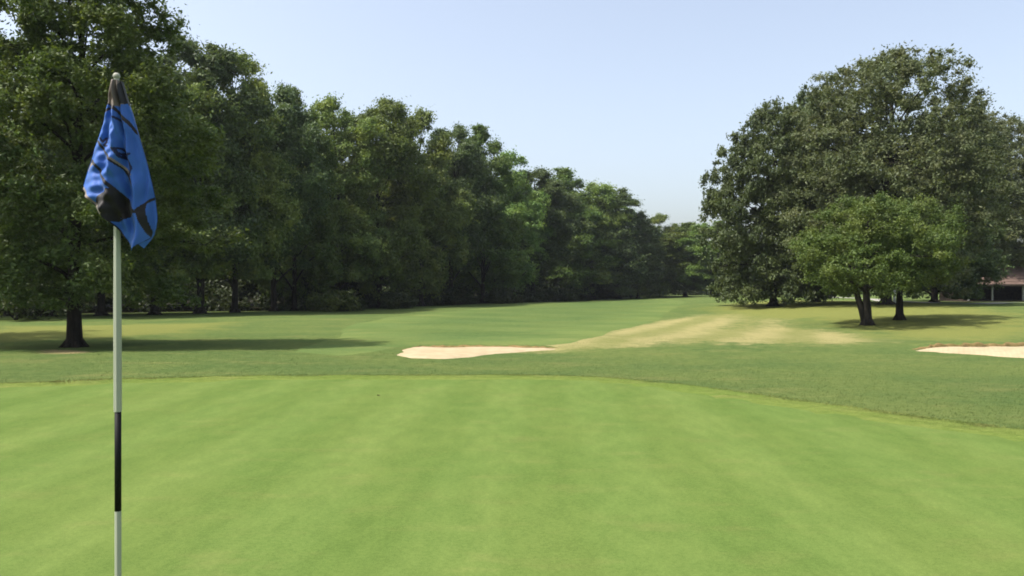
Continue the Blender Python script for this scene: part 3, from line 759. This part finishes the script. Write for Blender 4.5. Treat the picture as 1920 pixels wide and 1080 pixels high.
pol([(150, 302), (177, 306), (186, 312), (176, 318), (163, 326)], 4)
line([(203, 196), (214, 200), (222, 205)], 2.2, 3)
line([(194, 224), (203, 219), (212, 208), (222, 204)], 3.0, 1)
line([(222, 204), (234, 218), (247, 234), (259, 251)], 3.6, 1)
line([(183, 265), (193, 268), (205, 283), (213, 291), (226, 305), (240, 319), (251, 333), (255, 348)], 3.6, 1)
line([(170, 300), (180, 306), (193, 313), (207, 332), (222, 349), (240, 370), (256, 392), (262, 399)], 4.2, 1)
line([(227, 303), (236, 312), (247, 322), (254, 330)], 2.4, 4)
for st in ([(226, 283), (231, 290), (238, 293), (243, 288), (237, 282), (231, 284), (236, 298), (246, 301), (252, 292)], [(199, 263), (204, 270), (209, 263), (212, 271), (206, 276), (214, 279)],
           [(240, 296), (250, 304), (255, 318), (252, 330)], [(228, 226), (236, 231), (240, 236)]): line(st, 3.0, 3)
pol([(196, 386), (202, 374), (210, 366), (221, 359), (231, 356), (240, 368), (252, 385), (262, 399), (250, 405), (236, 411), (230, 418), (222, 419), (206, 403)], 1)
pol([(265, 399), (273, 388), (279, 381), (278, 394), (281, 415), (286, 436), (283, 446), (279, 440), (272, 420)], 1)
line([(222, 419), (234, 440), (249, 466), (262, 476)], 5.0, 1)
line([(262, 474), (274, 460), (284, 448)], 4.5, 3)
line([(259, 401), (232, 416)], 3.0, 1)
line([(157, 352), (176, 368), (197, 386), (214, 404)], 4.2, 4)
line([(157, 357), (176, 373), (197, 391), (214, 409)], 4.2, 1)
line([(264, 400), (274, 385), (285, 375), (293, 371)], 3.4, 1)
# the cloth closes behind the pole
PXb = PX.copy(); PXb[..., 1] -= 6 * Tg
depb = .012 + .022 * Tg * np.sin(np.pi * Sg) * (1 + .25 * np.sin(Sg * 13 + Tg * 3)) - .01 * Tg * (1 - edge)
depb = depb * edge + dep * (1 - edge)
Vb = to_local(PXb, depb); Vb[:, 2] -= 0
fb = grid_faces(NS, NT_, 0, True)
me = mesh_np('flag', Vf, ff, [M_blue, M_dark, M_brown, M_navy, M_tan], mi, True)
flag = obj('flag', me, fg); tag(flag, 'limp blue cloth flag with dark panels, piping and scribbled lettering')
mb_ = mesh_np('flag_back_fold', Vb, fb, [M_blue, M_dark], np.where(V_ < 200, 1, 0), True); obj('back_fold', mb_, flag)
for o_, th in ((flag, .0011),):
    md = o_.modifiers.new('thick', 'SOLIDIFY'); md.thickness = th; md.offset = 0

# ------------------------------------------------------------------ air
if True:
    m = MB(); m.box((0, 60, 19), (760, 760, 42)); hz = obj('haze', m.mesh('haze', [], False))
    t = NT('haze_air'); vol = t.n('ShaderNodeVolumePrincipled', {'Color': (.86, .92, 1, 1), 'Density': .00022, 'Anisotropy': .3})
    t.t.links.new(vol.outputs[0], t.out.inputs['Volume']); hz.data.materials.append(t.m)
    tag(hz, 'thin pale summer haze filling the air over the course', 'haze', kind='stuff')

# ------------------------------------------------------------------ light, sky, camera
EL = math.radians(58); hx, hy = -.95, -.22; q = math.hypot(hx, hy); hx /= q; hy /= q
sd = Vector((hx * math.cos(EL), hy * math.cos(EL), math.sin(EL)))
L = bpy.data.lights.new('sun', 'SUN'); L.energy = 4.3; L.angle = math.radians(.53); L.color = (1, .955, .88)
so = link(bpy.data.objects.new('sun', L)); so.rotation_euler = (-sd).to_track_quat('-Z', 'Y').to_euler(); so.location = (-30, 20, 60)
w = bpy.data.worlds.new('World'); S.world = w; w.use_nodes = True
nt = w.node_tree; bg = nt.nodes['Background']
sky = nt.nodes.new('ShaderNodeTexSky'); sky.sky_type = 'NISHITA'; sky.sun_disc = False
sky.sun_elevation = EL; sky.sun_rotation = math.atan2(hx, hy); sky.air_density = 1.0; sky.dust_density = 4.0; sky.ozone_density = 1.0; sky.altitude = 100
hs = nt.nodes.new('ShaderNodeHueSaturation'); hs.inputs['Saturation'].default_value = .70; hs.inputs['Value'].default_value = 1.16
nt.links.new(sky.outputs[0], hs.inputs['Color']); nt.links.new(hs.outputs[0], bg.inputs[0]); bg.inputs[1].default_value = .143

cam = bpy.data.cameras.new('camera'); cam.sensor_width = 36; cam.lens = 36 * F / 1920; cam.clip_start = .05; cam.clip_end = 12000
co = link(bpy.data.objects.new('camera', cam)); co.location = (0, 0, CAMZ)
co.rotation_euler = (math.radians(90) - math.atan((540 - HV) / F), 0, 0)
S.camera = co
S.view_settings.view_transform = 'Standard'; S.view_settings.look = 'None'; S.view_settings.gamma = 1; S.view_settings.exposure = .70
S.view_settings.use_curve_mapping = False
S.render.engine = 'CYCLES'
cy = S.cycles
cy.max_bounces = 6; cy.diffuse_bounces = 3; cy.glossy_bounces = 2; cy.transmission_bounces = 4; cy.transparent_max_bounces = 4; cy.volume_bounces = 0
cy.use_denoising = True
cy.filter_width = 1.8
